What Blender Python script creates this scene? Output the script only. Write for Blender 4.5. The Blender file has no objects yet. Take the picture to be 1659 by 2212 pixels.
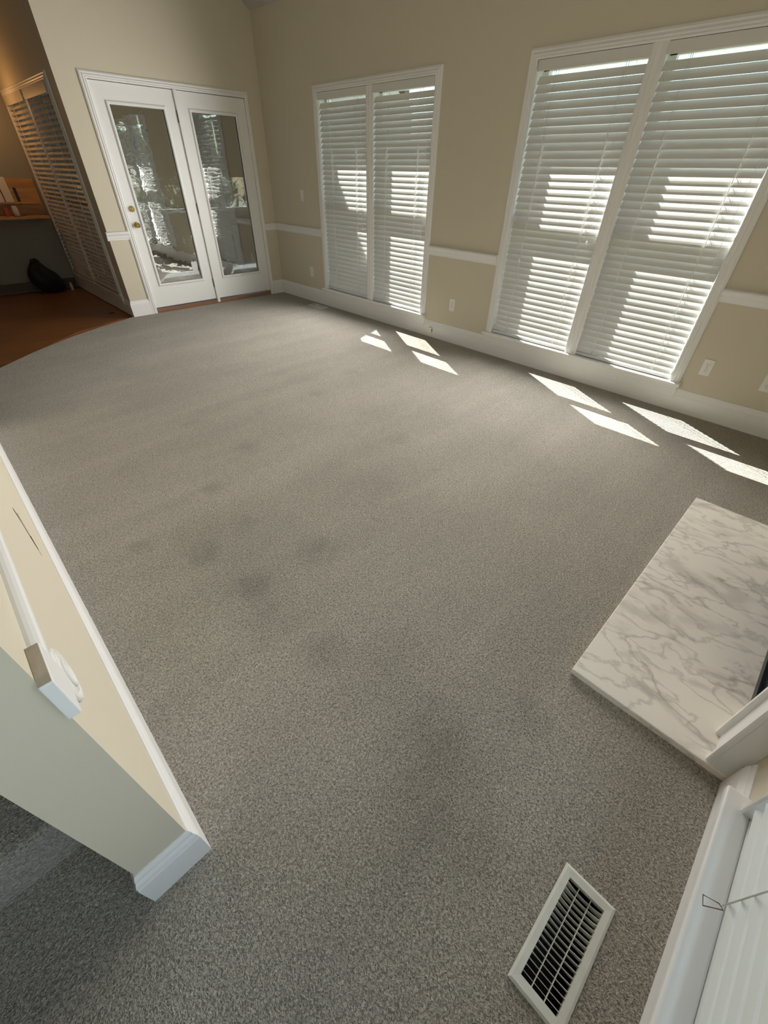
import bpy, bmesh, math, random
from mathutils import Vector, Matrix
random.seed(7)
PI = math.pi
S = bpy.context.scene
COL = S.collection

def lin(r, g, b):
    f = lambda c: (c/255/12.92 if c/255 <= .04045 else ((c/255+.055)/1.055)**2.4)
    return (f(r), f(g), f(b), 1)

# ------------------------------------------------------------------ camera
cam_d = bpy.data.cameras.new('camera')
cam = bpy.data.objects.new('camera', cam_d)
COL.objects.link(cam)
CR = Vector((0.71465956, -0.69925574, 0.01741056))
CU = Vector((0.4337341, 0.46254192, 0.77325914))
CF = Vector((0.54875901, 0.54506549, -0.63385106))
M = Matrix(((CR.x, CU.x, -CF.x, -3.8588502), (CR.y, CU.y, -CF.y, -6.10238138), (CR.z, CU.z, -CF.z, 1.44039341), (0, 0, 0, 1)))
cam.matrix_world = M
cam_d.sensor_fit = 'HORIZONTAL'
cam_d.sensor_width = 36
cam_d.lens = 894.2195 / 1659 * 36
cam_d.clip_start = .02
S.camera = cam

# ------------------------------------------------------------------ light and exposure
SUN_DIR = Vector((-1, -1.62, -2.01)).normalized()      # the way the sunlight travels
SUN_STRENGTH = 40
SKY_STRENGTH = .29
FOYER_FILL_W = 3
WINDOW_FILL_W = 68
LOW_WINDOW_FILL_W = 41
KITCHEN_W = 7
S.view_settings.view_transform = 'Standard'
S.view_settings.look = 'None'
S.view_settings.exposure = 0
S.view_settings.gamma = 1
S.view_settings.use_curve_mapping = False
S.cycles.use_denoising = True
S.cycles.max_bounces = 14
S.cycles.diffuse_bounces = 8
S.cycles.transparent_max_bounces = 16
S.cycles.caustics_reflective = False
S.cycles.caustics_refractive = False
S.cycles.sample_clamp_indirect = 6

w = bpy.data.worlds.new('sky')
S.world = w
w.use_nodes = True
nt = w.node_tree
sky = nt.nodes.new('ShaderNodeTexSky')
sky.sky_type = 'NISHITA'
sky.sun_disc = False
sky.sun_elevation = math.radians(46.5)
sky.sun_rotation = math.radians(31.7)
sky.air_density = 1.0
sky.dust_density = .4
nt.nodes['Background'].inputs['Strength'].default_value = SKY_STRENGTH
nt.links.new(sky.outputs['Color'], nt.nodes['Background'].inputs['Color'])

def light(name, kind, loc, energy, color=(1, 1, 1), **kw):
    d = bpy.data.lights.new(name, kind)
    d.energy = energy
    d.color = color
    for k, v in kw.items():
        setattr(d, k, v)
    o = bpy.data.objects.new(name, d)
    o.location = loc
    COL.objects.link(o)
    return o
sun = light('sun', 'SUN', (6, 8, 10), SUN_STRENGTH, (1, .98, .94), angle=math.radians(.53))
sun.rotation_euler = SUN_DIR.to_track_quat('-Z', 'Y').to_euler()
# added fill lamp behind the camera; no foyer window is built
fl = light('foyer_fill', 'AREA', (-5.1, -6.45, 3.3), FOYER_FILL_W, (.93, .97, 1), shape='RECTANGLE', size=1.7, size_y=1.6)
fl.rotation_euler = Vector((.25, 1, -.25)).to_track_quat('-Z', 'Y').to_euler()

# added fill lamps just inside the blinds of the two tall windows
for nm, yy in (('middle_window_fill', -1.949), ('large_window_fill', -4.580)):
    wl = light(nm, 'AREA', (-.045, yy, 1.15), WINDOW_FILL_W, (1, .97, .93), shape='RECTANGLE', size=1.60, size_y=1.80)
    wl.data.spread = math.radians(148)
    wl.visible_glossy = False          # the doors mirror the blinds themselves
    wl.rotation_euler = Vector((-1, 0, 0)).to_track_quat('-Z', 'Z').to_euler()
# added lamp outside the low window, boosting the sky light there
ll = light('low_window_fill', 'AREA', (-3.83, -7.15, 1.75), LOW_WINDOW_FILL_W, (.84, .93, 1), shape='RECTANGLE', size=2.0, size_y=1.3)
ll.rotation_euler = Vector((0, 1, -.75)).to_track_quat('-Z', 'Z').to_euler()
# ------------------------------------------------------------------ materials
MATS = {}
def mat(name, color, rough=.5, bump=0, bscale=200, metallic=0, vary=0, vscale=3, spec=.5):
    m = bpy.data.materials.new(name)
    m.use_nodes = True
    n, l = m.node_tree.nodes, m.node_tree.links
    b = n['Principled BSDF']
    b.inputs['Base Color'].default_value = color
    b.inputs['Roughness'].default_value = rough
    b.inputs['Metallic'].default_value = metallic
    b.inputs['Specular IOR Level'].default_value = spec
    tc = n.new('ShaderNodeTexCoord')
    if vary:
        t = n.new('ShaderNodeTexNoise'); t.inputs['Scale'].default_value = vscale; t.inputs['Detail'].default_value = 4
        l.new(tc.outputs['Object'], t.inputs['Vector'])
        r = n.new('ShaderNodeMapRange')
        r.inputs['From Min'].default_value = .3; r.inputs['From Max'].default_value = .7
        r.inputs['To Min'].default_value = 1-vary; r.inputs['To Max'].default_value = 1+vary
        l.new(t.outputs['Fac'], r.inputs['Value'])
        v = n.new('ShaderNodeVectorMath'); v.operation = 'SCALE'
        v.inputs[0].default_value = color[:3]
        l.new(r.outputs[0], v.inputs['Scale'])
        l.new(v.outputs[0], b.inputs['Base Color'])
    if bump:
        t = n.new('ShaderNodeTexNoise'); t.inputs['Scale'].default_value = bscale
        l.new(tc.outputs['Object'], t.inputs['Vector'])
        bp = n.new('ShaderNodeBump'); bp.inputs['Strength'].default_value = bump; bp.inputs['Distance'].default_value = .002
        l.new(t.outputs['Fac'], bp.inputs['Height'])
        l.new(bp.outputs['Normal'], b.inputs['Normal'])
    MATS[name] = m
    return m

WALL = mat('wall_paint', (.615, .565, .45, 1), .75, .12, 260)
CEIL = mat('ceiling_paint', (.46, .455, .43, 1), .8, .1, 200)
TRIM = mat('white_trim_paint', (.80, .80, .79, 1), .35, .03, 60)
STOOL = mat('stool_gloss_paint', (.80, .80, .79, 1), .16)
DOORP = mat('door_paint', (.79, .80, .79, 1), .38, .03, 60)
PLAST = mat('white_plastic', (.80, .79, .76, 1), .35)
DARKP = mat('dark_slot', (.03, .03, .03, 1), .5)
BRASS = mat('brass', (.80, .58, .22, 1), .14, metallic=1)
HINGE = mat('hinge_metal', (.22, .16, .10, 1), .35, metallic=.8)
CORD = mat('cord', (.78, .77, .72, 1), .7)
METALW = mat('register_enamel', (.66, .66, .60, 1), .4, vary=.05, vscale=30)
DUCT = mat('duct_dark', (.008, .008, .010, 1), .6)
BLACK = mat('black_nylon', (.006, .006, .008, 1), .8, .4, 40)
FIREB = mat('firebox_black', (.012, .014, .018, 1), .35, .2, 30)
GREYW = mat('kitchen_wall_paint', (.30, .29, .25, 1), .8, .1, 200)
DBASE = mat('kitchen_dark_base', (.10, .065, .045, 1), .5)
PORCHW = mat('porch_wall', (.16, .13, .10, 1), .7, .1, 30)
PORCHF = mat('porch_floor', (.16, .16, .17, 1), .8, .3, 120, vary=.15)
PAPER = mat('paper', (.66, .60, .54, 1), .7)
RED = mat('red_plastic', (.45, .07, .03, 1), .5)
STICK = mat('sticker_white', (.62, .63, .64, 1), .4)
SHADE = mat('woven_shade', (.10, .075, .05, 1), .8, .3, 150, vary=.2, vscale=40)
LEAF = mat('leaf', (.05, .13, .035, 1), .5, vary=.5, vscale=9)
BARK = mat('bark', (.12, .08, .05, 1), .8)
GRASS = mat('grass', (.15, .16, .115, 1), .9, vary=.3, vscale=2)
EXTW = mat('exterior_siding', (.50, .47, .42, 1), .7, .1, 20)
DEBRIS = mat('dry_leaf', (.05, .03, .02, 1), .8)
ROOF = mat('roof_shingle', (.12, .11, .10, 1), .9, .3, 40)

def slat_mat(name, col, trans):
    m = mat(name, col, .42)
    n, l = m.node_tree.nodes, m.node_tree.links
    tr = n.new('ShaderNodeBsdfTranslucent'); tr.inputs['Color'].default_value = (col[0], col[1]*.98, col[2]*.93, 1)
    mx = n.new('ShaderNodeMixShader'); mx.inputs['Fac'].default_value = trans
    l.new(n['Principled BSDF'].outputs[0], mx.inputs[1]); l.new(tr.outputs[0], mx.inputs[2])
    l.new(mx.outputs[0], n['Material Output'].inputs['Surface'])
    return m
SLAT = slat_mat('blind_slat', (.73, .725, .70, 1), .08)
SLATT = slat_mat('thin_blind_slat', (.82, .84, .84, 1), .30)
SLATK = slat_mat('kitchen_blind_slat', (.58, .52, .45, 1), .03)

def glass_mat(name, refl, wavy, tint=(1, 1, 1, 1)):
    m = bpy.data.materials.new(name); m.use_nodes = True
    n, l = m.node_tree.nodes, m.node_tree.links
    n.remove(n['Principled BSDF'])
    t = n.new('ShaderNodeBsdfTransparent'); t.inputs['Color'].default_value = tint
    g = n.new('ShaderNodeBsdfGlossy'); g.inputs['Roughness'].default_value = .0
    fr = n.new('ShaderNodeFresnel'); ge = n.new('ShaderNodeNewGeometry'); io = n.new('ShaderNodeMath'); io.operation = 'MULTIPLY_ADD'
    io.inputs[1].default_value = 1/1.5-1.5; io.inputs[2].default_value = 1.5      # the same reflectance on leaving the pane as on entering it
    l.new(ge.outputs['Backfacing'], io.inputs[0]); l.new(io.outputs[0], fr.inputs['IOR'])
    ad = n.new('ShaderNodeMath'); ad.operation = 'ADD'; ad.inputs[1].default_value = refl; ad.use_clamp = True
    l.new(fr.outputs[0], ad.inputs[0])
    mx = n.new('ShaderNodeMixShader')
    l.new(ad.outputs[0], mx.inputs['Fac']); l.new(t.outputs[0], mx.inputs[1]); l.new(g.outputs[0], mx.inputs[2])
    if wavy:
        tc = n.new('ShaderNodeTexCoord'); mp = n.new('ShaderNodeMapping'); mp.inputs['Scale'].default_value = (5, 5, 7)
        nz = n.new('ShaderNodeTexNoise'); nz.inputs['Scale'].default_value = 1.6; nz.inputs['Detail'].default_value = 2
        bp = n.new('ShaderNodeBump'); bp.inputs['Strength'].default_value = 1; bp.inputs['Distance'].default_value = wavy
        l.new(tc.outputs['Object'], mp.inputs['Vector']); l.new(mp.outputs[0], nz.inputs['Vector'])
        l.new(nz.outputs['Fac'], bp.inputs['Height']); l.new(bp.outputs[0], g.inputs['Normal'])
    l.new(mx.outputs[0], n['Material Output'].inputs['Surface'])
    MATS[name] = m
    return m
GLASS = glass_mat('window_glass', 0, 0, (.93, .95, .94, 1))
DGLASS = glass_mat('door_glass', .52, .0006, (.62, .66, .66, 1))

def carpet_mat(name, stains):
    m = bpy.data.materials.new(name); m.use_nodes = True
    n, l = m.node_tree.nodes, m.node_tree.links
    b = n['Principled BSDF']; b.inputs['Roughness'].default_value = .95; b.inputs['Specular IOR Level'].default_value = .1
    b.inputs['Sheen Weight'].default_value = .25; b.inputs['Sheen Roughness'].default_value = .6
    tc = n.new('ShaderNodeTexCoord')
    def noise(scale, detail=2, dist=0, vec=None):
        t = n.new('ShaderNodeTexNoise'); t.inputs['Scale'].default_value = scale; t.inputs['Detail'].default_value = detail
        t.inputs['Distortion'].default_value = dist
        l.new(vec or tc.outputs['Object'], t.inputs['Vector'])
        return t.outputs['Fac']
    def rng(v, a, b_, c, d):
        r = n.new('ShaderNodeMapRange'); r.inputs['From Min'].default_value = a; r.inputs['From Max'].default_value = b_
        r.inputs['To Min'].default_value = c; r.inputs['To Max'].default_value = d
        l.new(v, r.inputs['Value']); return r.outputs[0]
    def op(o, a, b_):
        x = n.new('ShaderNodeMath'); x.operation = o
        for i, q in enumerate((a, b_)):
            if isinstance(q, (int, float)): x.inputs[i].default_value = q
            else: l.new(q, x.inputs[i])
        return x.outputs[0]
    loops = rng(noise(165, 1.5, .9), .32, .68, .52, 1.48)       # yarn loops: bright crowns, dark gaps
    fine = rng(noise(330, 2, .5), .34, .66, .80, 1.20)
    mott = rng(noise(1.6, 4, .4), .3, .7, .93, 1.07)
    mp = n.new('ShaderNodeMapping'); mp.inputs['Rotation'].default_value = (0, 0, math.radians(-28)); mp.inputs['Scale'].default_value = (.5, 3.4, 1)
    l.new(tc.outputs['Object'], mp.inputs['Vector'])
    streak = rng(noise(1.5, 3, .2, mp.outputs[0]), .35, .65, .95, 1.06)   # brushed nap left by the vacuum cleaner
    val = op('MULTIPLY', op('MULTIPLY', loops, fine), op('MULTIPLY', mott, streak))
    for (sx, sy, r, k) in stains:
        d = n.new('ShaderNodeVectorMath'); d.operation = 'DISTANCE'
        wob = n.new('ShaderNodeTexNoise'); wob.inputs['Scale'].default_value = 9; wob.inputs['Detail'].default_value = 2
        l.new(tc.outputs['Object'], wob.inputs['Vector'])
        ad = n.new('ShaderNodeVectorMath'); ad.operation = 'MULTIPLY_ADD'
        l.new(wob.outputs['Color'], ad.inputs[0]); ad.inputs[1].default_value = (r*1.1, r*1.1, 0); 
        sub = n.new('ShaderNodeVectorMath'); sub.operation = 'SUBTRACT'
        l.new(tc.outputs['Object'], ad.inputs[2])
        l.new(ad.outputs[0], d.inputs[0]); d.inputs[1].default_value = (sx + r*.55, sy + r*.55, 0)
        mr = n.new('ShaderNodeMapRange'); mr.interpolation_type = 'SMOOTHSTEP'
        mr.inputs['From Min'].default_value = 0; mr.inputs['From Max'].default_value = r
        mr.inputs['To Min'].default_value = 1-k; mr.inputs['To Max'].default_value = 1
        l.new(d.outputs['Value'], mr.inputs['Value'])
        val = op('MULTIPLY', val, mr.outputs[0])
    sc = n.new('ShaderNodeVectorMath'); sc.operation = 'SCALE'; sc.inputs[0].default_value = (.365, .334, .276)
    l.new(val, sc.inputs['Scale']); l.new(sc.outputs[0], b.inputs['Base Color'])
    bp = n.new('ShaderNodeBump'); bp.inputs['Strength'].default_value = .9; bp.inputs['Distance'].default_value = .004
    l.new(op('MULTIPLY', loops, fine), bp.inputs['Height']); l.new(bp.outputs[0], b.inputs['Normal'])
    MATS[name] = m
    return m
STAINS = [(-3.46, -3.49, .16, .10), (-3.20, -4.03, .11, .22), (-2.81, -3.77, .12, .16), (-3.21, -4.43, .12, .15), (-3.46, -4.50, .13, .25),
          (-3.67, -4.23, .09, .18), (-3.04, -4.85, .15, .26), (-3.40, -4.84, .12, .26), (-3.45, -4.95, .22, .16), (-3.38, -5.31, .12, .24),
          (-1.52, -4.26, .35, .10), (-1.96, -4.34, .13, .13), (-3.02, -6.00, .10, .14), (-3.32, -5.81, .20, .20), (-3.48, -5.97, .28, .16),
          (-2.47, -4.60, .35, .10), (-1.40, -3.20, .10, .14), (-1.91, -3.37, .12, .13), (-2.93, -3.17, .10, .13), (-3.25, -5.55, .35, .12), (-3.3, -4.6, .6, .10)]
CARPET = carpet_mat('carpet', STAINS)
STAIRC = carpet_mat('stair_carpet', [])

def marble_mat():
    m = mat('marble', (.6, .57, .52, 1), .16)
    n, l = m.node_tree.nodes, m.node_tree.links
    b = n['Principled BSDF']
    tc = n.new('ShaderNodeTexCoord')
    def noise(scale, detail, dist):
        t = n.new('ShaderNodeTexNoise'); t.inputs['Scale'].default_value = scale; t.inputs['Detail'].default_value = detail; t.inputs['Distortion'].default_value = dist
        l.new(tc.outputs['Object'], t.inputs['Vector']); return t
    def ramp(src, stops):
        r = n.new('ShaderNodeValToRGB')
        e = r.color_ramp.elements
        while len(e) < len(stops): e.new(.5)
        for q, (p, c) in zip(e, stops): q.position = p; q.color = (c, c, c, 1)
        l.new(src, r.inputs[0]); return r.outputs[0]
    mp = n.new('ShaderNodeMapping'); mp.inputs['Rotation'].default_value = (0, 0, math.radians(35)); mp.inputs['Scale'].default_value = (1, .55, 1)
    l.new(tc.outputs['Object'], mp.inputs['Vector'])
    def vnoise(scale, detail, dist):
        t = noise(scale, detail, dist); l.new(mp.outputs[0], t.inputs['Vector']); return t
    v1 = ramp(vnoise(3.6, 14, .35).outputs['Fac'], [(0, 1), (.478, 1), (.50, .58), (.512, 1), (1, 1)])
    v2 = ramp(vnoise(8, 14, .3).outputs['Fac'], [(0, 1), (.465, 1), (.50, .66), (.525, 1), (1, 1)])
    v3 = ramp(vnoise(4.2, 3, .3).outputs['Fac'], [(0, 0), (.42, 0), (.58, 1), (1, 1)])      # veins come and go
    cl = ramp(vnoise(9, 10, .5).outputs['Fac'], [(0, .5), (.34, .72), (.48, 1), (1, 1)])
    mxv = n.new('ShaderNodeMath'); mxv.operation = 'MAXIMUM'; l.new(v1, mxv.inputs[0]); l.new(v3, mxv.inputs[1]); v1 = mxv.outputs[0]
    def mul(a, c):
        x = n.new('ShaderNodeMath'); x.operation = 'MULTIPLY'; l.new(a, x.inputs[0]); l.new(c, x.inputs[1]); return x.outputs[0]
    val = mul(mul(v1, v2), cl)
    mx = n.new('ShaderNodeMix'); mx.data_type = 'RGBA'
    mx.inputs[6].default_value = (.25, .235, .21, 1); mx.inputs[7].default_value = (.86, .815, .74, 1)
    l.new(val, mx.inputs[0]); l.new(mx.outputs[2], b.inputs['Base Color'])
    return m
MARBLE = marble_mat()

def wood_mat(name, c1, c2, scale, rough, axis=0):
    m = mat(name, c1, rough)
    n, l = m.node_tree.nodes, m.node_tree.links
    tc = n.new('ShaderNodeTexCoord'); mp = n.new('ShaderNodeMapping')
    mp.inputs['Scale'].default_value = (1, 12, 12) if axis == 0 else (12, 1, 12)
    l.new(tc.outputs['Object'], mp.inputs['Vector'])
    t = n.new('ShaderNodeTexNoise'); t.inputs['Scale'].default_value = scale; t.inputs['Detail'].default_value = 5; t.inputs['Distortion'].default_value = .4
    l.new(mp.outputs[0], t.inputs['Vector'])
    mx = n.new('ShaderNodeMix'); mx.data_type = 'RGBA'; mx.inputs[6].default_value = c1; mx.inputs[7].default_value = c2
    r = n.new('ShaderNodeMapRange'); r.inputs['From Min'].default_value = .3; r.inputs['From Max'].default_value = .7
    l.new(t.outputs['Fac'], r.inputs['Value']); l.new(r.outputs[0], mx.inputs[0]); l.new(mx.outputs[2], n['Principled BSDF'].inputs['Base Color'])
    return m
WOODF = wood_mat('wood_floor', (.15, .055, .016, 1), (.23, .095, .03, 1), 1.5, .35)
WOODC = wood_mat('desk_wood', (.42, .20, .06, 1), (.62, .36, .13, 1), 2, .4)
THRESH = wood_mat('threshold_wood', (.22, .11, .06, 1), (.30, .16, .09, 1), 2, .45)

# ------------------------------------------------------------------ mesh helpers
class MB:
    def __init__(self): self.v = []; self.f = []; self.sm = []
    def add(self, vs, fs, smooth=False):
        o = len(self.v); self.v += [tuple(x) for x in vs]
        self.f += [tuple(i+o for i in q) for q in fs]; self.sm += [smooth]*len(fs); return self
    def box(self, x0, y0, z0, x1, y1, z1):
        x0, x1 = sorted((x0, x1)); y0, y1 = sorted((y0, y1)); z0, z1 = sorted((z0, z1))
        return self.add([(x0,y0,z0),(x1,y0,z0),(x1,y1,z0),(x0,y1,z0),(x0,y0,z1),(x1,y0,z1),(x1,y1,z1),(x0,y1,z1)],
                        [(3,2,1,0),(4,5,6,7),(0,1,5,4),(1,2,6,5),(2,3,7,6),(3,0,4,7)])
    def prism(self, poly, z0, z1):
        n = len(poly)
        vs = [(x, y, z0) for x, y in poly] + [(x, y, z1) for x, y in poly]
        return self.add(vs, [tuple(reversed(range(n))), tuple(range(n, 2*n))] + [(i, (i+1) % n, n+(i+1) % n, n+i) for i in range(n)])
    def loft(self, a, b, smooth=False):
        n = len(a)
        return self.add(list(a)+list(b), [tuple(reversed(range(n))), tuple(range(n, 2*n))] + [(i, (i+1) % n, n+(i+1) % n, n+i) for i in range(n)], smooth)
    def run(self, prof, p0, p1, nrm):
        """moulding: profile of (out, up) points swept from p0 to p1 along a wall whose inward normal is nrm"""
        f = lambda p: [(p[0]+nrm[0]*u, p[1]+nrm[1]*u, (p[2] if len(p) > 2 else 0)+v) for u, v in prof]
        return self.loft(f(p0), f(p1))
    def tube(self, pts, r, seg=8, closed=False):
        pts = [Vector(p) for p in pts]; rings = []
        for i, p in enumerate(pts):
            a = pts[i-1] if (i or closed) else p; b = pts[(i+1) % len(pts)] if (i < len(pts)-1 or closed) else p
            t = (b-a).normalized(); up = Vector((0, 0, 1)) if abs(t.z) < .9 else Vector((1, 0, 0))
            u = t.cross(up).normalized(); v = t.cross(u)
            rr = r[i] if isinstance(r, (list, tuple)) else r
            rings.append([p + (u*math.cos(2*PI*k/seg)+v*math.sin(2*PI*k/seg))*rr for k in range(seg)])
        vs = [q for R in rings for q in R]; fs = []
        m = len(pts)
        for i in range(m if closed else m-1):
            for k in range(seg):
                j = (i+1) % m
                fs.append((i*seg+k, i*seg+(k+1) % seg, j*seg+(k+1) % seg, j*seg+k))
        if not closed: fs += [tuple(range(seg-1, -1, -1)), tuple((m-1)*seg+k for k in range(seg))]
        return self.add(vs, fs, True)
    def lathe(self, prof, c, axis, seg=28):
        """prof: (radius, distance along axis) points"""
        ax = Vector(axis).normalized(); up = Vector((0, 0, 1)) if abs(ax.z) < .9 else Vector((1, 0, 0))
        u = ax.cross(up).normalized(); v = ax.cross(u); c = Vector(c)
        vs = [c + ax*d + (u*math.cos(2*PI*k/seg)+v*math.sin(2*PI*k/seg))*max(r, 1e-5) for r, d in prof for k in range(seg)]
        fs = [(i*seg+k, i*seg+(k+1) % seg, (i+1)*seg+(k+1) % seg, (i+1)*seg+k) for i in range(len(prof)-1) for k in range(seg)]
        fs += [tuple(range(seg-1, -1, -1)), tuple((len(prof)-1)*seg+k for k in range(seg))]
        return self.add(vs, fs, True)
    def path(self, prof, pts, side):
        """moulding profile (out, up) swept along a polyline with mitred corners; side +1: out is to the left of travel"""
        P_ = [Vector((p[0], p[1])) for p in pts]; rings = []
        nr = lambda a, b: Vector((-(b-a).y, (b-a).x)).normalized()*side
        for i, p in enumerate(P_):
            if i == 0: m_ = nr(P_[0], P_[1])
            elif i == len(P_)-1: m_ = nr(P_[-2], P_[-1])
            else:
                a, b = nr(P_[i-1], p), nr(p, P_[i+1]); m_ = (a+b)/(1+a.dot(b))
            rings.append([(p.x+m_.x*u, p.y+m_.y*u, v) for u, v in prof])
        n = len(prof); vs = [q for R in rings for q in R]
        fs = [(i*n+k, i*n+(k+1) % n, (i+1)*n+(k+1) % n, (i+1)*n+k) for i in range(len(rings)-1) for k in range(n)]
        fs += [tuple(range(n-1, -1, -1)), tuple((len(rings)-1)*n+k for k in range(n))]
        return self.add(vs, fs)
    def build(self, name, m, parent=None, bevel=0, seg=2):
        me = bpy.data.meshes.new(name); me.from_pydata(self.v, [], self.f)
        bm = bmesh.new(); bm.from_mesh(me); bmesh.ops.recalc_face_normals(bm, faces=bm.faces); bm.to_mesh(me); bm.free()
        for p, s in zip(me.polygons, self.sm): p.use_smooth = s
        me.materials.append(m)
        o = bpy.data.objects.new(name, me); COL.objects.link(o)
        if parent: o.parent = parent
        if bevel:
            b = o.modifiers.new('bevel', 'BEVEL'); b.width = bevel; b.segments = seg; b.limit_method = 'ANGLE'; b.harden_normals = False
        return o
def box(*a): return MB().box(*a)
def empty(name, loc=(0, 0, 0), rz=0):
    o = bpy.data.objects.new(name, None); o.location = loc; o.rotation_euler = (0, 0, rz); o.empty_display_size = .1
    COL.objects.link(o); return o
def tag(o, label=None, cat=None, group=None, kind=None):
    for k, v in (('label', label), ('category', cat), ('group', group), ('kind', kind)):
        if v: o[k] = v
    return o
def struct(o, label=None): return tag(o, label, None, None, 'structure')
def copy_tree(o, parent=None):
    c = o.copy(); COL.objects.link(c)
    if parent: c.parent = parent
    for ch in [q for q in o.children]: copy_tree(ch, c)
    return c
def wall_boxes(mb, axis, t0, t1, a0, a1, z0, z1, holes):
    """wall along an axis ('x' or 'y'), between t0 and t1 in thickness, with rectangular holes (a0, a1, z0, z1)"""
    As = sorted({a0, a1, *[h[0] for h in holes], *[h[1] for h in holes]}); Zs = sorted({z0, z1, *[h[2] for h in holes], *[h[3] for h in holes]})
    for i in range(len(As)-1):
        j = 0
        while j < len(Zs)-1:
            ca = (As[i]+As[i+1])/2
            free = lambda k: not any(h[0] < ca < h[1] and h[2] < (Zs[k]+Zs[k+1])/2 < h[3] for h in holes)
            if not free(j): j += 1; continue
            k = j
            while k+1 < len(Zs)-1 and free(k+1): k += 1
            if axis == 'x': mb.box(As[i], t0, Zs[j], As[i+1], t1, Zs[k+1])
            else: mb.box(t0, As[i], Zs[j], t1, As[i+1], Zs[k+1])
            j = k+1
    return mb

# ------------------------------------------------------------------ the shell
NY = -6.536          # near wall (fireplace wall)
SX, SXL, SY = -3.99, -4.11, -5.565    # stair wall: right face, left face, end
OC = -2.188          # outside corner of the door wall
CEZ, CSL = 2.797, .68   # ceiling height at the window wall, its rise to the left
ZB, ZT = .215, 2.15  # window casing bottom and top
W1A, W1B, W2A, W2B = -1.045, -2.853, -3.675, -5.486
W3A, W3B = -2.93, -4.74
FAR = 2.40           # far kitchen wall

# carpet with two register openings
H1 = (-3.575, -3.318, -6.395, -6.290)     # x0,x1,y0,y1 near register opening
H2 = (-.190, -.105, -1.165, -.935)        # far register opening
edge = [(-2.188, .02), (-2.60, -.17), (-3.01, -.40), (-3.40, -.69), (-3.74, -1.0), (-4.4, -1.65), (-6.4, -3.2)]
mb = MB()
mb.prism([(-.30, .12), (-2.188, .12)] + edge + [(-6.4, -6.0), (-.30, -6.0)], -.014, 0)
def sheet(x0, x1, y0, y1, h):
    xs = [x0, h[0], h[1], x1]; ys = [y0, h[2], h[3], y1]
    for i in range(3):
        for j in range(3):
            if not (i == 1 and j == 1): mb.box(xs[i], ys[j], -.014, xs[i+1], ys[j+1], 0)
sheet(-.30, 0, -6.0, .12, H2)
sheet(-6.4, -2.2, NY, -6.0, H1)
mb.box(-2.2, NY, -.014, 0, -6.0, 0)
struct(mb.build('floor', CARPET), 'beige looped wall to wall carpet with darker soiled patches')
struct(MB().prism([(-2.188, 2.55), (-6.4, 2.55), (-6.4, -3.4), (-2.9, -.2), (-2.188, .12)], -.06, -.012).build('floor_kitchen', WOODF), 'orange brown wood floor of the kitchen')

mb = wall_boxes(MB(), 'y', 0, .16, NY-.12, .12, -.3, 2.9,
    [(W1B+.054, W1A-.054, ZB-.02, ZT-.046), (W2B+.054, W2A-.054, ZB-.02, ZT-.046)])
struct(mb.build('wall_right', WALL), 'cream painted wall with the two tall double windows')
mb = wall_boxes(MB(), 'x', 0, .12, OC, 0, -.05, 2.75, [(-1.915, -.232, 0, 2.10)])
zt = lambda x: CEZ - CSL*x
mb.loft([(OC, 0, 2.75), (0, 0, 2.75), (0, 0, CEZ), (OC, 0, zt(OC))], [(OC, .12, 2.75), (0, .12, 2.75), (0, .12, CEZ), (OC, .12, zt(OC))])
struct(mb.build('wall_back', WALL), 'cream painted wall around the white patio doors')
mb = wall_boxes(MB(), 'x', NY-.12, NY, -6.5, 0.16, -.05, 2.9, [(W3B+.019, W3A-.019, .18, 2.104)])
mb.loft([(-6.5, NY, 2.9), (0, NY, 2.9), (0, NY, CEZ+.1), (-6.5, NY, zt(-6.5))], [(-6.5, NY-.12, 2.9), (0, NY-.12, 2.9), (0, NY-.12, CEZ+.1), (-6.5, NY-.12, zt(-6.5))])
struct(mb.build('wall_front', WALL), 'cream painted wall with the hearth and the low window')
struct(box(SXL, SY, -.02, SX, -2.3, zt(SX)).build('wall_left', WALL), 'cream stair wall with its bare grey lit end')
# scuffs on the stair wall
sc = MB()
for (ya, za, yb, zb, r) in ((-4.36, .492, -4.50, .352, .0009), (-4.34, .455, -4.475, .372, .0010), (-4.365, .486, -4.40, .452, .0018), (-4.43, .40, -4.475, .365, .0018)):
    sc.tube([(SX+.0002, ya, za), (SX+.0002, yb, zb)], [r, r*.6], 6)
sc.build('scuff_mark', DEBRIS, bpy.data.objects['wall_left'])
struct(box(-6.62, NY-.12, -.1, -6.5, 2.62, 7.5).build('wall_outer_left', mat('hall_light_sink', (.10, .085, .065, 1), .8)))  # unseen wall, darkened to soak up bounce like the open house beyond
# wall over the kitchen opening, kitchen walls
mb = MB().loft([(-6.5, 0, 2.95), (OC, 0, 2.95), (OC, 0, zt(OC)), (-6.5, 0, zt(-6.5))], [(-6.5, .12, 2.95), (OC, .12, 2.95), (OC, .12, zt(OC)), (-6.5, .12, zt(-6.5))])
struct(mb.build('wall_kitchen_header', WALL))
mb = wall_boxes(MB(), 'y', OC, OC+.12, .12, 2.52, -.05, 2.95, [(.274, 2.276, .185, 2.094)])
struct(mb.build('wall_kitchen_side', WALL), 'dim kitchen wall with the blind covered window')
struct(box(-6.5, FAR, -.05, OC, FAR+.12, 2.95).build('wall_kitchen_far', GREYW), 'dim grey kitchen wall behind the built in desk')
mb = MB().loft([(0.16, NY-.12, zt(.16)), (.16, .12, zt(.16)), (.16, .12, zt(.16)+.2), (.16, NY-.12, zt(.16)+.2)],
               [(-6.62, NY-.12, zt(-6.62)), (-6.62, .12, zt(-6.62)), (-6.62, .12, zt(-6.62)+.2), (-6.62, NY-.12, zt(-6.62)+.2)])
mb.box(-6.62, .0, 2.95, OC+.12, 2.55, 3.05)
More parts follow.
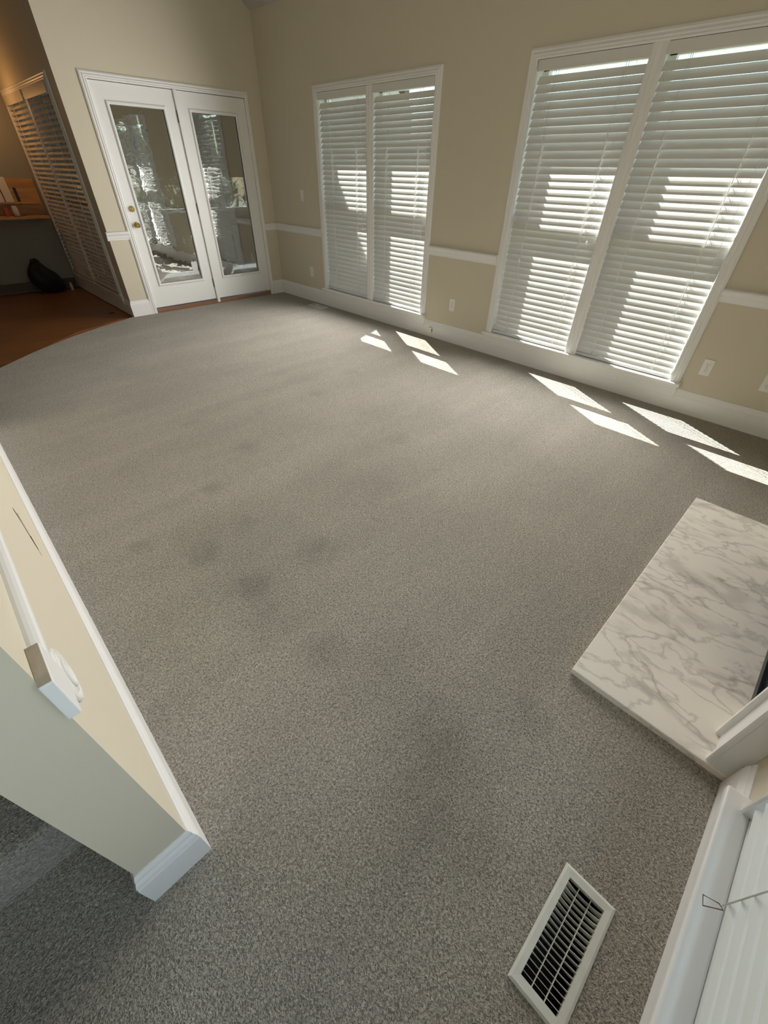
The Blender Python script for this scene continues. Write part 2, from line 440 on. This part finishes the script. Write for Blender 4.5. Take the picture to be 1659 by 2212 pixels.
struct(mb.build('ceiling', CEIL), 'white sloped ceiling')

# ---- mouldings
BB = [(0, 0), (.016, 0), (.016, .118), (.014, .124), (.0155, .130), (.0135, .140), (.009, .150), (.0085, .158), (.006, .165), (.0035, .170), (0, .170)]
CRP = [(0, 0), (.008, 0), (.011, .006), (.011, .016), (.015, .022), (.018, .032), (.018, .042), (.024, .050), (.030, .058), (.033, .066), (.033, .074), (.029, .080), (.020, .083), (.010, .085), (0, .085)]
CZ = .792
PX = (-1, 0); PB = (0, -1); PF = (0, 1); PL = (1, 0)
mb = MB().run(BB, (0, 0), (0, NY), PX)
struct(mb.build('baseboard_right', TRIM), 'white baseboard under the tall windows')
mb = MB().run(BB, (-.180, 0), (0, 0), PB).path(BB, [(-1.972, 0), (OC, 0), (OC, FAR)], 1)
struct(mb.build('baseboard_back', TRIM), 'white baseboard either side of the patio doors')
struct(MB().run(BB, (-2.775, NY), (-6.5, NY), PF).build('baseboard_front', TRIM), 'white baseboard below the low window')
mb = MB().path(BB, [(SX, -2.3), (SX, SY), (SXL, SY), (SXL, -5.335)], 1)
struct(mb.build('baseboard_left', TRIM), 'white baseboard along and around the end of the stair wall')
DB = [(0, 0), (.014, 0), (.014, .105), (0, .11)]
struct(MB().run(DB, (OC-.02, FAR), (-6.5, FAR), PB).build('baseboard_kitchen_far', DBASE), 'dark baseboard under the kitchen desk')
def rail(i, p0, p1, n, label):
    struct(MB().run(CRP, (*p0, CZ), (*p1, CZ), n).build('trim_%d' % i, TRIM), label)
rail(1, (0, 0), (0, W1A+.005), PX, 'white chair rail from the room corner to the middle window')
rail(2, (0, W1B), (0, W2A), PX, 'white chair rail between the two tall windows')
rail(3, (0, W2B), (0, NY), PX, 'white chair rail right of the large window')
rail(4, (-.185, 0), (0, 0), PB, 'short white chair rail right of the patio doors')
rail(5, (OC-.02, 0), (-1.97, 0), PB, 'short white chair rail left of the patio doors')
CRS = [(u*.55, v) for u, v in CRP]
struct(MB().run(CRS, (SX, -5.50, CZ), (SX, -2.3, CZ), PL).build('trim_6', TRIM), 'white chair rail on the stair wall')
e = struct(box(SX, -5.583, .803, SX+.018, -5.497, .893).build('trim_7', TRIM, None, .002), 'square white end block of the stair wall chair rail')
box(SX+.0005, -5.5805, .8925, SX+.0165, -5.499, .8937).build('beige_top', mat('beige_face', (.42, .36, .28, 1), .8, .2, 90, vary=.1, vscale=40), e)  # thin beige sheet over the top of the end block

# ------------------------------------------------------------------ windows (local X along the wall from the left, Y outwards, Z up)
CASP = [(0, 0), (.017, 0), (.021, .010), (.018, .020), (.020, .030), (.014, .044), (.016, .054), (.011, .066), (.009, .070), (0, .070)]
def casing_frame(x0, x1, z0, z1, wl, wr, wt):
    """mitred door or window casing: left and right widths, head width"""
    R = []
    for (x, z, ax, az) in ((x0, z0, wl, 0), (x0, z1, wl, -wt), (x1, z1, -wr, -wt), (x1, z0, -wr, 0)):
        R.append([(x + ax*v/.07, -u, z + az*v/.07) for u, v in CASP2])
    n = len(CASP2); m = MB()
    fs = [(i*n+k, i*n+(k+1) % n, (i+1)*n+(k+1) % n, (i+1)*n+k) for i in range(3) for k in range(n)]
    return m.add([q for r in R for q in r], fs + [tuple(range(n-1, -1, -1)), tuple(3*n+k for k in range(n))])
CASP2 = [(u, .07-v) for u, v in reversed(CASP)]
def window(idx, loc, rz, W, cw, zb, zt, label, mull=.10, head=.06, stool=.05, wall=.16, mull_at=None, reeded=True):
    root = empty('window_%d' % idx, loc, rz)
    struct(root, label)
    c = casing_frame(0, W, zb, zt, cw, cw, head)
    c.build('casing', TRIM, root)
    xa, xb = cw, W-cw
    xm = mull_at if mull_at else (xa+xb)/2
    z0, z1 = zb, zt-head
    m = MB()
    h = mull/2
    if mull:
        mp_ = [(-h, .0), (h, 0), (h, -.010), (h*.62, -.015), (h*.45, -.010), (h*.2, -.018), (-h*.2, -.018), (-h*.45, -.010), (-h*.62, -.015), (-h, -.010)]
        m.loft([(xm+x, y, z0) for x, y in mp_], [(xm+x, y, z1+.02) for x, y in mp_])
        m.box(xm-.035, .0, z0, xm+.035, wall-.005, z1)
        m.build('mullion', TRIM, root)
    j = MB()
    j.box(xa-.018, 0, z0, xa, wall-.01, z1); j.box(xb, 0, z0, xb+.018, wall-.01, z1); j.box(xa-.018, 0, z1, xb+.018, wall-.01, z1+.016)
    j.build('jamb', TRIM, root)
    s = MB(); s.box(-.018, -stool, zb-.026, W+.018, .0, zb); s.box(xa-.018, 0, zb-.026, xb+.018, wall+.02, zb)
    s.build('stool', STOOL, root, .006, 3)
    a = MB(); a.box(-.008, -.021, .10, W+.008, 0, zb-.026); a.box(-.004, -.028, zb-.052, W+.004, 0, zb-.026)
    a.build('apron', TRIM, root, .003)
    panels = [(xa, xm-.035), (xm+.035, xb)] if mull else [(xa, xb)]
    zm = (z0+z1)/2
    for (p, q) in panels:
        lo = MB(); y0, y1 = .058, .093
        lo.box(p, y0, z0, p+.042, y1, zm+.022); lo.box(q-.042, y0, z0, q, y1, zm+.022); lo.box(p, y0, z0, q, y1, z0+.06); lo.box(p, y0, zm-.022, q, y1, zm+.022)
        sash = lo.build('sash', TRIM, root)
        box(p+.042, .074, z0+.06, q-.042, .077, zm-.022).build('glass_pane', GLASS, sash)
        up = MB(); y0, y1 = .098, .133
        up.box(p, y0, zm-.022, p+.042, y1, z1); up.box(q-.042, y0, zm-.022, q, y1, z1); up.box(p, y0, z1-.05, q, y1, z1); up.box(p, y0, zm-.022, q, y1, zm+.022)
        sash = up.build('sash', TRIM, root)
        box(p+.042, .114, zm+.022, q-.042, .117, z1-.05).build('glass_pane', GLASS, sash)
        ex = MB(); ex.box(p, .134, z0, p+.03, wall+.012, z1); ex.box(q-.03, .134, z0, q, wall+.012, z1); ex.box(p, .134, z1-.02, q, wall+.012, z1)
        ex.build('outer_stop', TRIM, root)
    return root, panels, z0, z1

def blind(root_loc, rz, width, ztop, zbot, label, group, tilt, yc, slat, tassels, cords=(.19, .81), pitch=.0463, valance=True, loop=None, rail=(.010, .026, 0), tape=.012, crown=.0022, extra=0, gap=.045):
    r = empty('window_blind', root_loc, rz)
    tag(r, label, 'window blind', group)
    hv = .060 + extra
    if valance:
        v = MB(); v.box(.004, yc-.034, ztop-hv, width-.004, yc-.028, ztop-.002); v.box(.010, yc-.028, ztop-.045, width-.010, yc+.026, ztop-.002)
        v.build('headrail', slat, r, .002)
    s = MB()
    c, sn = math.cos(tilt), math.sin(tilt)
    n = int((ztop-hv-gap+.02 - zbot-.035)/pitch)+1
    zs = [ztop-hv-gap-k*pitch for k in range(n)]
    for i, z in enumerate(zs):
        tt = tilt + random.uniform(-.02, .02); c, sn = math.cos(tt), math.sin(tt)
        up = []; lo = []
        for k in range(5):
            u = -.027+.0135*k; cr = crown*(1-(u/.027)**2)
            for arr, h in ((up, cr+.0013), (lo, cr-.0013)):
                arr.append((yc + u*c - h*sn, z + u*sn + h*c))
        prof = up + lo[::-1]
        j = random.uniform(-.0015, .0015)
        x0, x1 = .007+j, width-.007+j
        s.loft([(x0, y, q) for y, q in prof], [(x1, y, q) for y, q in prof])
    s.build('slats', slat, r)
    zr = zs[-1]-pitch*.9
    zr = max(zr, zbot+rail[0]+.002)
    MB().box(.007, yc-rail[1]+rail[2], zr-rail[0], width-.007, yc+rail[1]+rail[2], zr+rail[0]).build('bottom_rail', slat, r, .004, 2)
    c, sn = math.cos(tilt), math.sin(tilt)
    for fx in cords:
        x = fx*width
        lc = MB()
        for sgn in (-1, 1):
            yy = yc + sgn*(.027*c+.0022)
            lc.tube([(x, yy, ztop-.05), (x, yy, zr)], .0017, 6)
            lc.tube([(x+tape*sgn, yy, ztop-.05), (x+tape*sgn, yy, zr)], .0008, 5)
        lc.build('ladder_cord', CORD, r)
    for (fx, z) in tassels:
        x = fx*width
        pc = MB().tube([(x, yc-.036, ztop-.05), (x+.002, yc-.038, (ztop+z)/2), (x, yc-.036, z+.03)], .0011, 6).build('pull_cord', CORD, r)
        MB().lathe([(.003, .032), (.006, .028), (.008, .012), (.0095, 0), (.004, -.002)], (x, yc-.036, z), (0, 0, 1), 12).build('tassel', PLAST, pc)
    if loop:
        x, z = loop
        MB().tube([(x, yc-.030, z+.035), (x+.006, yc-.052, z+.002), (x-.012, yc-.058, z+.006), (x-.004, yc-.040, z+.038)], .0012, 6, True).build('cord_loop', HINGE, r)
    return r

RW = -PI/2
TILT = math.radians(59)
r1, pan1, z0, z1 = window(1, (0, W1A, 0), RW, W1A-W1B, .07, ZB, ZT, 'middle tall white double window by the room corner')
r2, pan2, _, _ = window(2, (0, W2A, 0), RW, W2A-W2B, .07, ZB, ZT, 'large tall white double window at the right')
yc = .022
def rw_blind(wa, p, q, label, t, cords=(.19, .81)):
    return blind((0, wa-p-.003, 0), RW, q-p-.006, z1, ZB+.004, label, 'white blinds on the window wall', TILT, yc, SLAT, t, cords)
rw_blind(W1A, *pan1[0], 'white slatted blind in left half of the middle window', [(.90, .93)], (.24, .76))
rw_blind(W1A, *pan1[1], 'white slatted blind in right half of the middle window', [(.93, .92)], (.24, .78))
rw_blind(W2A, *pan2[0], 'white slatted blind in left half of the large right window', [(.90, 1.02), (.19, .845)])
rw_blind(W2A, *pan2[1], 'white slatted blind in right half of the large right window', [(.93, .92)])

r3, pan3, z30, z31 = window(3, (W3A, NY, 0), PI, W3A-W3B, .035, .200, ZT, 'low white window with its stool at the lower right', mull=.10, stool=.058, wall=.12)
for i, (p, q) in enumerate(pan3):
    blind((W3A-p-.003, NY, 0), PI, q-p-.006, z31, .216, ['white slatted blind of the low window beside the hearth', 'white slatted blind of the low window, far half behind the camera'][i],
          'white blinds of the low window', math.radians(38), .006, SLATT, [], (.30, .75), rail=(.006, .018, .006), tape=.002, crown=.0055, loop=(.27, .225) if i == 0 else None)

def kitchen_window():
    # the kitchen side looks towards -x from its wall; inside normal is -x as for the big windows
    return window(4, (OC, 2.33, 0), RW, 2.33-.22, .07, .20, 2.14, 'dim kitchen window behind two blinds', mull=.08, stool=.03, wall=.12)
r4, pan4, z40, z41 = kitchen_window()
for i, (p, q) in enumerate(pan4):
    blind((OC, 2.33-p-.003, 0), RW, q-p-.006, z41, .204 if i == 0 else .214, ['tan lit slatted blind on the far half of the kitchen window', 'tan lit slatted blind on the near half of the kitchen window'][i],
          'kitchen blinds', math.radians(40), .004, SLATK, [], (.30, .72), extra=.03, gap=.022)

# ------------------------------------------------------------------ patio doors
D = empty('door_1', (-1.07, 0, 0)); struct(D, 'white double patio doors with full length glass')
DX = 1.07
def dbox(x0, y0, z0_, x1, y1, z1_): return MB().box(x0+DX, y0, z0_, x1+DX, y1, z1_)
c = casing_frame(-1.977+DX, -.180+DX, 0, 2.15, .062, .048, .055)
c.build('casing', TRIM, D)
j = MB(); j.box(-1.915+DX, 0, 0, -1.911+DX+.0, .11, 2.098); j.box(-.2285+DX, 0, 0, -.232+.003+DX, .11, 2.098); j.box(-1.915+DX, 0, 2.094, -.232+DX, .11, 2.10)
j.box(-1.915+DX, .050, 0, -1.895+DX, .11, 2.098); j.box(-.252+DX, .050, 0, -.232+DX, .11, 2.098); j.box(-1.915+DX, .05, 2.08, -.232+DX, .11, 2.098)
j.build('jamb', TRIM, D)
dbox(-1.0845, -.016, .012, -1.047, .10, 2.094).build('mullion_post', DOORP, D, .003)
t = MB(); t.box(-1.912+DX, -.012, 0, -.234+DX, .12, .042); t.build('threshold', THRESH, D, .006)
def leaf(name, x0, x1, g0, g1, label):
    zb_, zt_, gz, gt = .058, 2.088, .318, 1.925
    m = MB()
    y0, y1 = .004, .048
    m.box(x0+DX, y0, zb_, g0+DX, y1, zt_); m.box(g1+DX, y0, zb_, x1+DX, y1, zt_)
    m.box(g0+DX, y0, zb_, g1+DX, y1, gz); m.box(g0+DX, y0, gt, g1+DX, y1, zt_)
    L = m.build(name, DOORP, D); L['label'] = label
    fr = MB(); e_ = .030
    pr = [(0, .004), (0, -.002), (.006, -.009), (.018, -.011), (.026, -.006), (e_, 0), (e_, .012), (0, .012)]
    # raised lip around the glass: four mitred runs
    def ring(off): return [(g0-e_+off, gz-e_+off), (g1+e_-off, gz-e_+off), (g1+e_-off, gt+e_-off), (g0-e_+off, gt+e_-off)]
    rings = [[(x+DX, y, z) for x, z in ring(o)] for o, y in pr]
    vs = [v for R_ in rings for v in R_]; fs = []
    for i in range(len(rings)):
        k = (i+1) % len(rings)
        for q in range(4): fs.append((i*4+q, i*4+(q+1) % 4, k*4+(q+1) % 4, k*4+q))
    fr.add(vs, fs); fr.build('glass_frame', DOORP, L)
    box(g0+DX-.004, .012, gz-.004, g1+DX+.004, .014, gt+.004).build('glass_pane', DGLASS, L)
    return L
L1 = leaf('door_leaf', -1.908, -1.0865, -1.7688, -1.2306, 'left patio door leaf with brass knob and deadbolt')
L2 = leaf('door_leaf', -1.0445, -.2315, -.9139, -.3758, 'right fixed patio door leaf without handle')
k = MB().lathe([(.030, 0), (.030, .004), (.025, .009), (.012, .012), (.011, .024), (.018, .031), (.024, .040), (.025, .048), (.022, .056), (.014, .061), (.001, .062)], (-1.850+DX, .004, .925), (0, -1, 0), 32)
k.build('door_knob', BRASS, L1)
k = MB().lathe([(.029, 0), (.029, .006), (.026, .012), (.018, .015), (.001, .016)], (-1.851+DX, .004, 1.075), (0, -1, 0), 32)
k.box(-1.857+DX, -.030, 1.055, -1.845+DX, -.012, 1.095)
k.build('deadbolt', BRASS, L1)
sh = [(-.038, .05), (-.02, .058), (0, .05), (.02, .058), (.038, .05), (.038, 0), (.026, -.035), (0, -.06), (-.026, -.035), (-.038, 0)]
s = MB().loft([(-1.287+DX+x, .0105, .445+z*1.25) for x, z in sh], [(-1.287+DX+x, .0118, .445+z*1.25) for x, z in sh])
s.build('sticker', STICK, L1)['label'] = 'white shield shaped sticker'
for z in (1.88, 1.06, .25):
    h = MB().tube([(-1.0865+DX, -.004, z-.05), (-1.0865+DX, -.004, z+.05)], .006, 10); h.box(-1.0875+DX, -.001, z-.05, -1.078+DX+.0, .0035, z+.05)
    h.build('hinge', HINGE, D)

# ------------------------------------------------------------------ porch outside the doors, ground, greenery
struct(box(OC+.12, .12, -.12, 2.7, 3.5, -.03).build('floor_porch', PORCHF), 'grey porch floor behind the patio doors')
mb = wall_boxes(MB(), 'x', 3.4, 3.5, OC+.12, 2.7, -.12, 2.75, [(-1.6, -.35, .85, 2.1), (-.25, .95, .85, 2.1), (1.05, 2.5, .85, 2.1)])
struct(mb.build('wall_porch', PORCHW), 'brown porch wall with window openings')
struct(box(-1.7, 3.36, .80, 2.6, 3.42, .85).build('trim_8', TRIM), 'white porch window ledge')
mb = MB()
for x in (-1.62, -.30, 1.0, 2.5): mb.box(x-.05, 3.38, .85, x+.05, 3.52, 2.1)
struct(mb.build('trim_9', TRIM), 'white posts of the porch window')
struct(box(OC+.12, .12, 2.75, 2.7, 3.6, 2.85).build('ceiling_porch', PORCHW))
ys = .045
mb = MB().loft([(.16, ys, -.4), (2.75, ys, -.4), (2.75, ys, 3.19-.5*(2.75-.82)), (.82, ys, 3.19), (.16, ys, 3.52)],
               [(.16, ys+.07, -.4), (2.75, ys+.07, -.4), (2.75, ys+.07, 3.19-.5*(2.75-.82)), (.82, ys+.07, 3.19), (.16, ys+.07, 3.52)])
struct(mb.build('wall_porch_side', EXTW), 'porch side wall outside the window wall')
mb = wall_boxes(MB(), 'y', 2.65, 2.75, .115, 3.5, -.3, 2.75, [(.6, 3.0, .85, 2.1)])
struct(mb.build('wall_porch_right', PORCHW))
struct(box(-30, -30, -.6, 30, 30, -.4).build('ground', GRASS), 'lawn outside')
struct(box(.16, NY-.3, 2.52, .545, .03, 2.66).build('roof_eave', TRIM), 'roof eave over the tall windows')

def shrub(name, c, r, n, label, grp):
    o = empty(name, c); tag(o, label, 'shrub', grp)
    rnd = random.Random(int(c[0]*100+c[1]*10))
    m = MB()
    for _ in range(n):
        th, ph = rnd.uniform(0, 2*PI), math.acos(rnd.uniform(-.6, 1)); rr = r*rnd.uniform(.55, 1.05)
        p = Vector((rr*math.sin(ph)*math.cos(th), rr*.7*math.sin(ph)*math.sin(th), r*1.0+rr*math.cos(ph)))
        u = Vector((rnd.uniform(-1, 1), rnd.uniform(-1, 1), rnd.uniform(-1, 1))).normalized(); v = u.orthogonal().normalized(); s_ = rnd.uniform(.06, .13)
        m.add([p-u*s_, p+v*s_*.5, p+u*s_, p-v*s_*.5], [(0, 1, 2, 3)])
    m.build('foliage', LEAF, o)
    MB().tube([(0, 0, 0), (.03, 0, r*.6), (0, .02, r*1.2)], [.05, .04, .02], 8).build('stem', BARK, o)
    return o
shrub('shrub', (-1.3, 6.0, -.4), 1.15, 2600, 'green leafy shrub behind the porch windows, left one', 'shrubs behind the porch')
shrub('shrub', (1.5, 6.2, -.4), 1.3, 3000, 'green leafy shrub behind the porch windows, middle one', 'shrubs behind the porch')
shrub('shrub', (4.3, 6.0, -.4), 1.3, 2600, 'green leafy shrub behind the porch windows, right one', 'shrubs behind the porch')

for i, (x0, x1) in enumerate(((-1.58, -.37), (-.23, .93), (1.07, 2.43))):
    o = empty('roller_shade', ((x0+x1)/2, 3.36, 2.15)); tag(o, 'brown woven porch shade seen through the doors, %s' % ('leftmost', 'middle', 'rightmost')[i], 'shade', 'porch shades')
    h = (x1-x0)/2
    MB().box(-h, -.003, -.80, h, .003, 0).build('cloth', SHADE, o)
    MB().tube([(-h, 0, .0), (h, 0, .0)], .025, 12).build('roller', SHADE, o)
    MB().box(-h, -.008, -.83, h, .008, -.80).build('hem_bar', SHADE, o)
# ------------------------------------------------------------------ stairs
st = MB()
for i in range(4):
    y = -5.33+.27*i
    st.box(-5.2, y, (.18*i-.014) if i == 0 else .18*i-.03, SXL-.0, -2.4, .18*(i+1))
struct(st.build('stairs', STAIRC, None, .022, 3), 'carpeted stairs rising left of the stair wall')

# ------------------------------------------------------------------ hearth and fireplace surround
h = MB().box(-2.767, NY, -.005, -1.225, -6.022, .026)
tag(h.build('hearth_slab', MARBLE, None, .003, 2), 'grey veined white marble hearth slab set in the carpet', 'hearth')
fs = empty('fireplace_surround', (-2.0, NY, .026)); tag(fs, 'white painted fireplace surround standing on the marble hearth', 'fireplace')
def pil(x0, x1):
    m = MB(); a, b_ = x0+2.0, x1+2.0; d = .062
    m.box(a, .0, 0, b_, d, 1.12)
    p = m.build('pilaster', TRIM, fs, .002)
    q = MB()
    for u in (a, b_-.020): 
        q.loft([(u, d, 0), (u+.020, d, 0), (u+.020, d+.010, 0), (u+.016, d+.014, 0), (u+.004, d+.014, 0), (u, d+.010, 0)], [(u, d, 1.12), (u+.020, d, 1.12), (u+.020, d+.010, 1.12), (u+.016, d+.014, 1.12), (u+.004, d+.014, 1.12), (u, d+.010, 1.12)])
    q.build('edge_bead', TRIM, p)
pil(-2.758, -2.622); pil(-1.378, -1.242)
MB().box(-.622, 0, .95, .622, .055, 1.12).build('frieze', TRIM, fs, .002)
MB().box(-.86, 0, 1.12, .86, .17, 1.165).build('mantel_shelf', TRIM, fs, .006)
m = MB(); m.box(-.62, 0, 0, -.46, .012, .95); m.box(.46, 0, 0, .62, .012, .95); m.box(-.46, 0, .74, .46, .012, .95)
m.build('marble_facing', MARBLE, fs)
m = MB(); m.box(-.46, 0, 0, .46, .006, .74); m.box(-.46, 0, 0, .46, .018, .03); m.box(-.46, 0, .70, .46, .018, .74); m.box(-.46, 0, 0, -.43, .018, .74); m.box(.43, 0, 0, .46, .018, .74)
m.build('firebox_front', FIREB, fs)

# ------------------------------------------------------------------ floor registers
def register():
    o = empty('floor_register', ((H1[0]+H1[1])/2, (H1[2]+H1[3])/2, 0))
    L, Wd, l, wd = .147, .066, .1225, .0455
    f = MB()
    ro = [(-L, -Wd), (L, -Wd), (L, Wd), (-L, Wd)]; r1_ = [(-L+.006, -Wd+.006), (L-.006, -Wd+.006), (L-.006, Wd-.006), (-L+.006, Wd-.006)]
    ri = [(-l, -wd), (l, -wd), (l, wd), (-l, wd)]
    rings = [[(x, y, .0005) for x, y in ro], [(x, y, .0035) for x, y in ro], [(x, y, .0065) for x, y in r1_], [(x, y, .0055) for x, y in ri], [(x, y, -.012) for x, y in ri]]
    vs = [v for R_ in rings for v in R_]; fc = []
    for i in range(len(rings)-1):
        for q in range(4): fc.append((i*4+q, i*4+(q+1) % 4, (i+1)*4+(q+1) % 4, (i+1)*4+q))
    f.add(vs, fc); f.build('frame', METALW, o)
    fin = MB(); n = 17
    for k_ in range(n):
        x = -l + (k_+.75)*2*l/(n+.5); sl = (k_-(n-1)/2)/n
        top = []; 
        for q in range(9):
            y = -wd + 2*wd*q/8; sag = .011*(1-(y/wd)**2)
            top.append((y, .004-sag))
        prof = top + [(wd, -.020), (-wd, -.020)]
        lean = .018*sl
        a = [(x-.0005+lean*0 + (z-.004)*sl*.35, y, z) for y, z in prof]; b_ = [(x+.0005+(z-.004)*sl*.35, y, z) for y, z in prof]
        fin.loft(a, b_)
    fin.build('louvre_fins', METALW, o)
    for y in (-.016, .016):
        MB().box(-l, y-.0009, -.014, l, y+.0009, -.0055).build('cross_bar', METALW, o)
    d = MB(); l2, w2 = l+.001, wd+.001
    d.box(-l2-.002, -w2-.002, -.12, l2+.002, w2+.002, -.118); d.box(-l2-.002, -w2-.002, -.12, -l2, w2+.002, -.012); d.box(l2, -w2-.002, -.12, l2+.002, w2+.002, -.012)
    d.box(-l2, -w2-.002, -.12, l2, -w2, -.012); d.box(-l2, w2, -.12, l2, w2+.002, -.012)
    d.build('duct_box', DUCT, o)
    return o
reg = tag(register(), 'white metal floor register with curved fins near the low window', 'floor vent', 'floor registers')
reg2 = copy_tree(reg); reg2.location = ((H2[0]+H2[1])/2, (H2[2]+H2[3])/2, 0); reg2.rotation_euler = (0, 0, PI/2)
reg2['label'] = 'small looking white floor register below the middle window'

# ------------------------------------------------------------------ wall plates
def outlet():
    o = empty('wall_outlet', (0, 0, 0))
    MB().box(-.035, -.005, -.0575, .035, 0, .0575).build('plate', PLAST, o, .002)
    for z in (.0195, -.0195):
        sk = MB()
        a = [(.0165*math.cos(2*PI*k/20), max(-.0125, min(.0125, .0165*math.sin(2*PI*k/20)))) for k in range(20)]
        sk.loft([(x, -.0052, z+y) for x, y in a], [(x, -.0075, z+y) for x, y in a]); s_ = sk.build('socket', PLAST, o)
        sl = MB().box(-.0075, -.0079, z-.001, -.0055, -.0070, z+.008).box(.0055, -.0079, z, .0075, -.0070, z+.007).box(-.002, -.0079, z-.009, .002, -.0070, z-.005)
        sl.build('slots', DARKP, s_)
    MB().lathe([(.003, 0), (.003, .001), (.001, .0015)], (0, -.005, 0), (0, -1, 0), 10).build('screw', HINGE, o)
    return o
OUTS = [(0, -3.215, .372, 'white duplex outlet between the two tall windows'), (0, -5.609, .364, 'white duplex outlet right of the large window'),
        (0, -5.992, .357, 'white wall plate cut by the right edge of the photo'), (0, -.766, .367, 'white duplex outlet beside the room corner')]
o0 = outlet()
for i, (x, y, z, lb) in enumerate(OUTS):
    o = o0 if i == 0 else copy_tree(o0)
    o.location = (x, y, z); o.rotation_euler = (0, 0, RW); tag(o, lb, 'outlet', 'outlets on the window wall')
sw = empty('light_switch', (0, -.691, 1.197), RW); tag(sw, 'white light switch above the chair rail by the corner', 'light switch')
MB().box(-.035, -.005, -.0575, .035, 0, .0575).build('plate', PLAST, sw, .002)
MB().box(-.005, -.015, -.004, .005, -.005, .010).build('toggle', PLAST, sw, .001)
jb = empty('cable_jack', (-.016, -2.967, .075), RW); tag(jb, 'small white jack box on baseboard between the windows', 'cable jack')
MB().box(-.022, -.024, -.030, .022, 0, .032).build('cover', PLAST, jb, .003)
MB().box(.022, -.018, -.008, .024, -.008, .012).build('port', DARKP, jb)
rp = empty('round_wall_plate', (SX, -5.425, .725), PI/2); tag(rp, 'round white ringed plate under the stair wall chair rail', 'wall plate')
MB().lathe([(.056, 0), (.056, .003), (.052, .007), (.047, .007), (.045, .0045), (.040, .0045), (.038, .007), (.001, .007)], (0, 0, 0), (0, -1, 0), 36).build('plate', PLAST, rp)
MB().lathe([(.028, .007), (.028, .010), (.022, .011), (.020, .008), (.001, .008)], (0, 0, 0), (0, -1, 0), 30).build('grille', PLAST, rp)

# ------------------------------------------------------------------ kitchen: desk, things on it, bag, lamp
dk = empty('built_in_desk', (-3.2, FAR, 0)); tag(dk, 'built in wooden kitchen desk top with wood back panel', 'desk')
MB().box(-2.0, -.36, .875, .93, 0, .905).build('desk_top', WOODC, dk, .004)
MB().box(-2.0, -.022, .905, .97, 0, 1.30).build('back_panel', WOODC, dk)
MB().box(.70, -.028, 1.02, .735, -.022, 1.20).build('slot', DARKP, dk)
MB().box(.25, -.16, 1.035, .93, -.022, 1.05).build('shelf', WOODC, dk)
def paper(x, y, z, wd, hh, tilt, lb):
    m = MB()
    m.loft([(-wd/2, 0, 0), (wd/2, 0, 0), (wd/2, .012, 0), (-wd/2, .012, 0)], [(-wd/2-tilt, .05, hh), (wd/2-tilt, .05, hh), (wd/2-tilt, .062, hh), (-wd/2-tilt, .062, hh)])
    o = m.build('envelope', PAPER); o.location = (x, y, z); tag(o, lb, 'paper', 'papers on the kitchen desk')
paper(-2.60, 2.26, 1.052, .09, .26, .0, 'tall pale envelope leaning on the desk shelf, right one')
paper(-2.70, 2.26, 1.052, .08, .24, .0, 'pale envelope leaning on the desk shelf, at the photo edge')
m = MB().lathe([(.030, 0), (.034, .01), (.034, .085), (.028, .10), (.028, .11), (.001, .112)], (0, 0, 0), (0, 0, 1), 24)
o = m.build('cup', PAPER); o.location = (-2.60, 2.19, .9055); tag(o, 'pale cup on the kitchen desk below the shelf', 'cup')
m = MB().box(-.025, -.02, 0, .025, .02, .09); o = m.build('red_box', RED, None, .004); o.location = (-2.70, 2.20, .9055); tag(o, 'small red box on the kitchen desk at the photo edge', 'box')
m = MB().tube([(-2.66, 2.12, .908), (-2.60, 2.10, .908), (-2.54, 2.13, .908), (-2.50, 2.18, .908)], .004, 6)
tag(m.build('cable', DARKP), 'short black cable lying on the kitchen desk', 'cable')
# black bag on the kitchen floor
def bag():
    o = empty('black_bag', (-2.545, 2.17, -.012)); tag(o, 'lumpy black bag slumped on the kitchen floor below the desk', 'bag')
    bm = bmesh.new(); bmesh.ops.create_icosphere(bm, subdivisions=4, radius=1)
    rnd = random.Random(4)
    for v in bm.verts:
        c_ = v.co; z = (c_.z+1)/2
        lean = -.11*z
        sx_ = .205*(1-.42*z**1.6); sy_ = .15*(1-.35*z)
        wob = 1+.07*math.sin(5*c_.x+3*c_.z)+.06*math.sin(7*c_.y-4*c_.z+1)
        v.co = Vector((c_.x*sx_*wob+lean, c_.y*sy_*wob, max(0, (z*.43-.02)*(1+.05*math.sin(6*c_.x)))))
    me = bpy.data.meshes.new('body'); bm.to_mesh(me); bm.free(); me.materials.append(BLACK)
    for p in me.polygons: p.use_smooth = True
    b = bpy.data.objects.new('body', me); COL.objects.link(b); b.parent = o
    MB().tube([(-.16, -.06, .39), (-.15, -.09, .43), (-.10, -.10, .44), (-.06, -.07, .40)], .010, 8).build('handle', BLACK, o)
bag()
m = MB().lathe([(.016, 0), (.018, .004), (.018, .07), (.010, .085), (.010, .10), (.001, .101)], (0, 0, 0), (0, 0, 1), 16)
o = m.build('white_bottle', PAPER); o.location = (-2.325, 2.16, -.012); tag(o, 'tiny whitish bottle on the floor right of the black bag', 'bottle')
m = MB().add([(-.05, 0, .001), (-.01, -.018, .006), (.05, .004, .002), (.0, .02, .007)], [(0, 1, 2, 3)]).add([(-.05, 0, 0), (-.01, -.018, .0), (.05, .004, 0), (.0, .02, 0)], [(3, 2, 1, 0)])
o = m.build('dry_leaf', DEBRIS); o.location = (-2.335, .40, -.0115); tag(o, 'dark dry leaf on the wood floor near the wall corner', 'leaf')
# kitchen pendant lamp, out of frame, whose glow warms the kitchen
lp = light('kitchen_lamp_light', 'POINT', (-2.66, 1.85, 1.98), KITCHEN_W, (1, .50, .17), shadow_soft_size=.06)
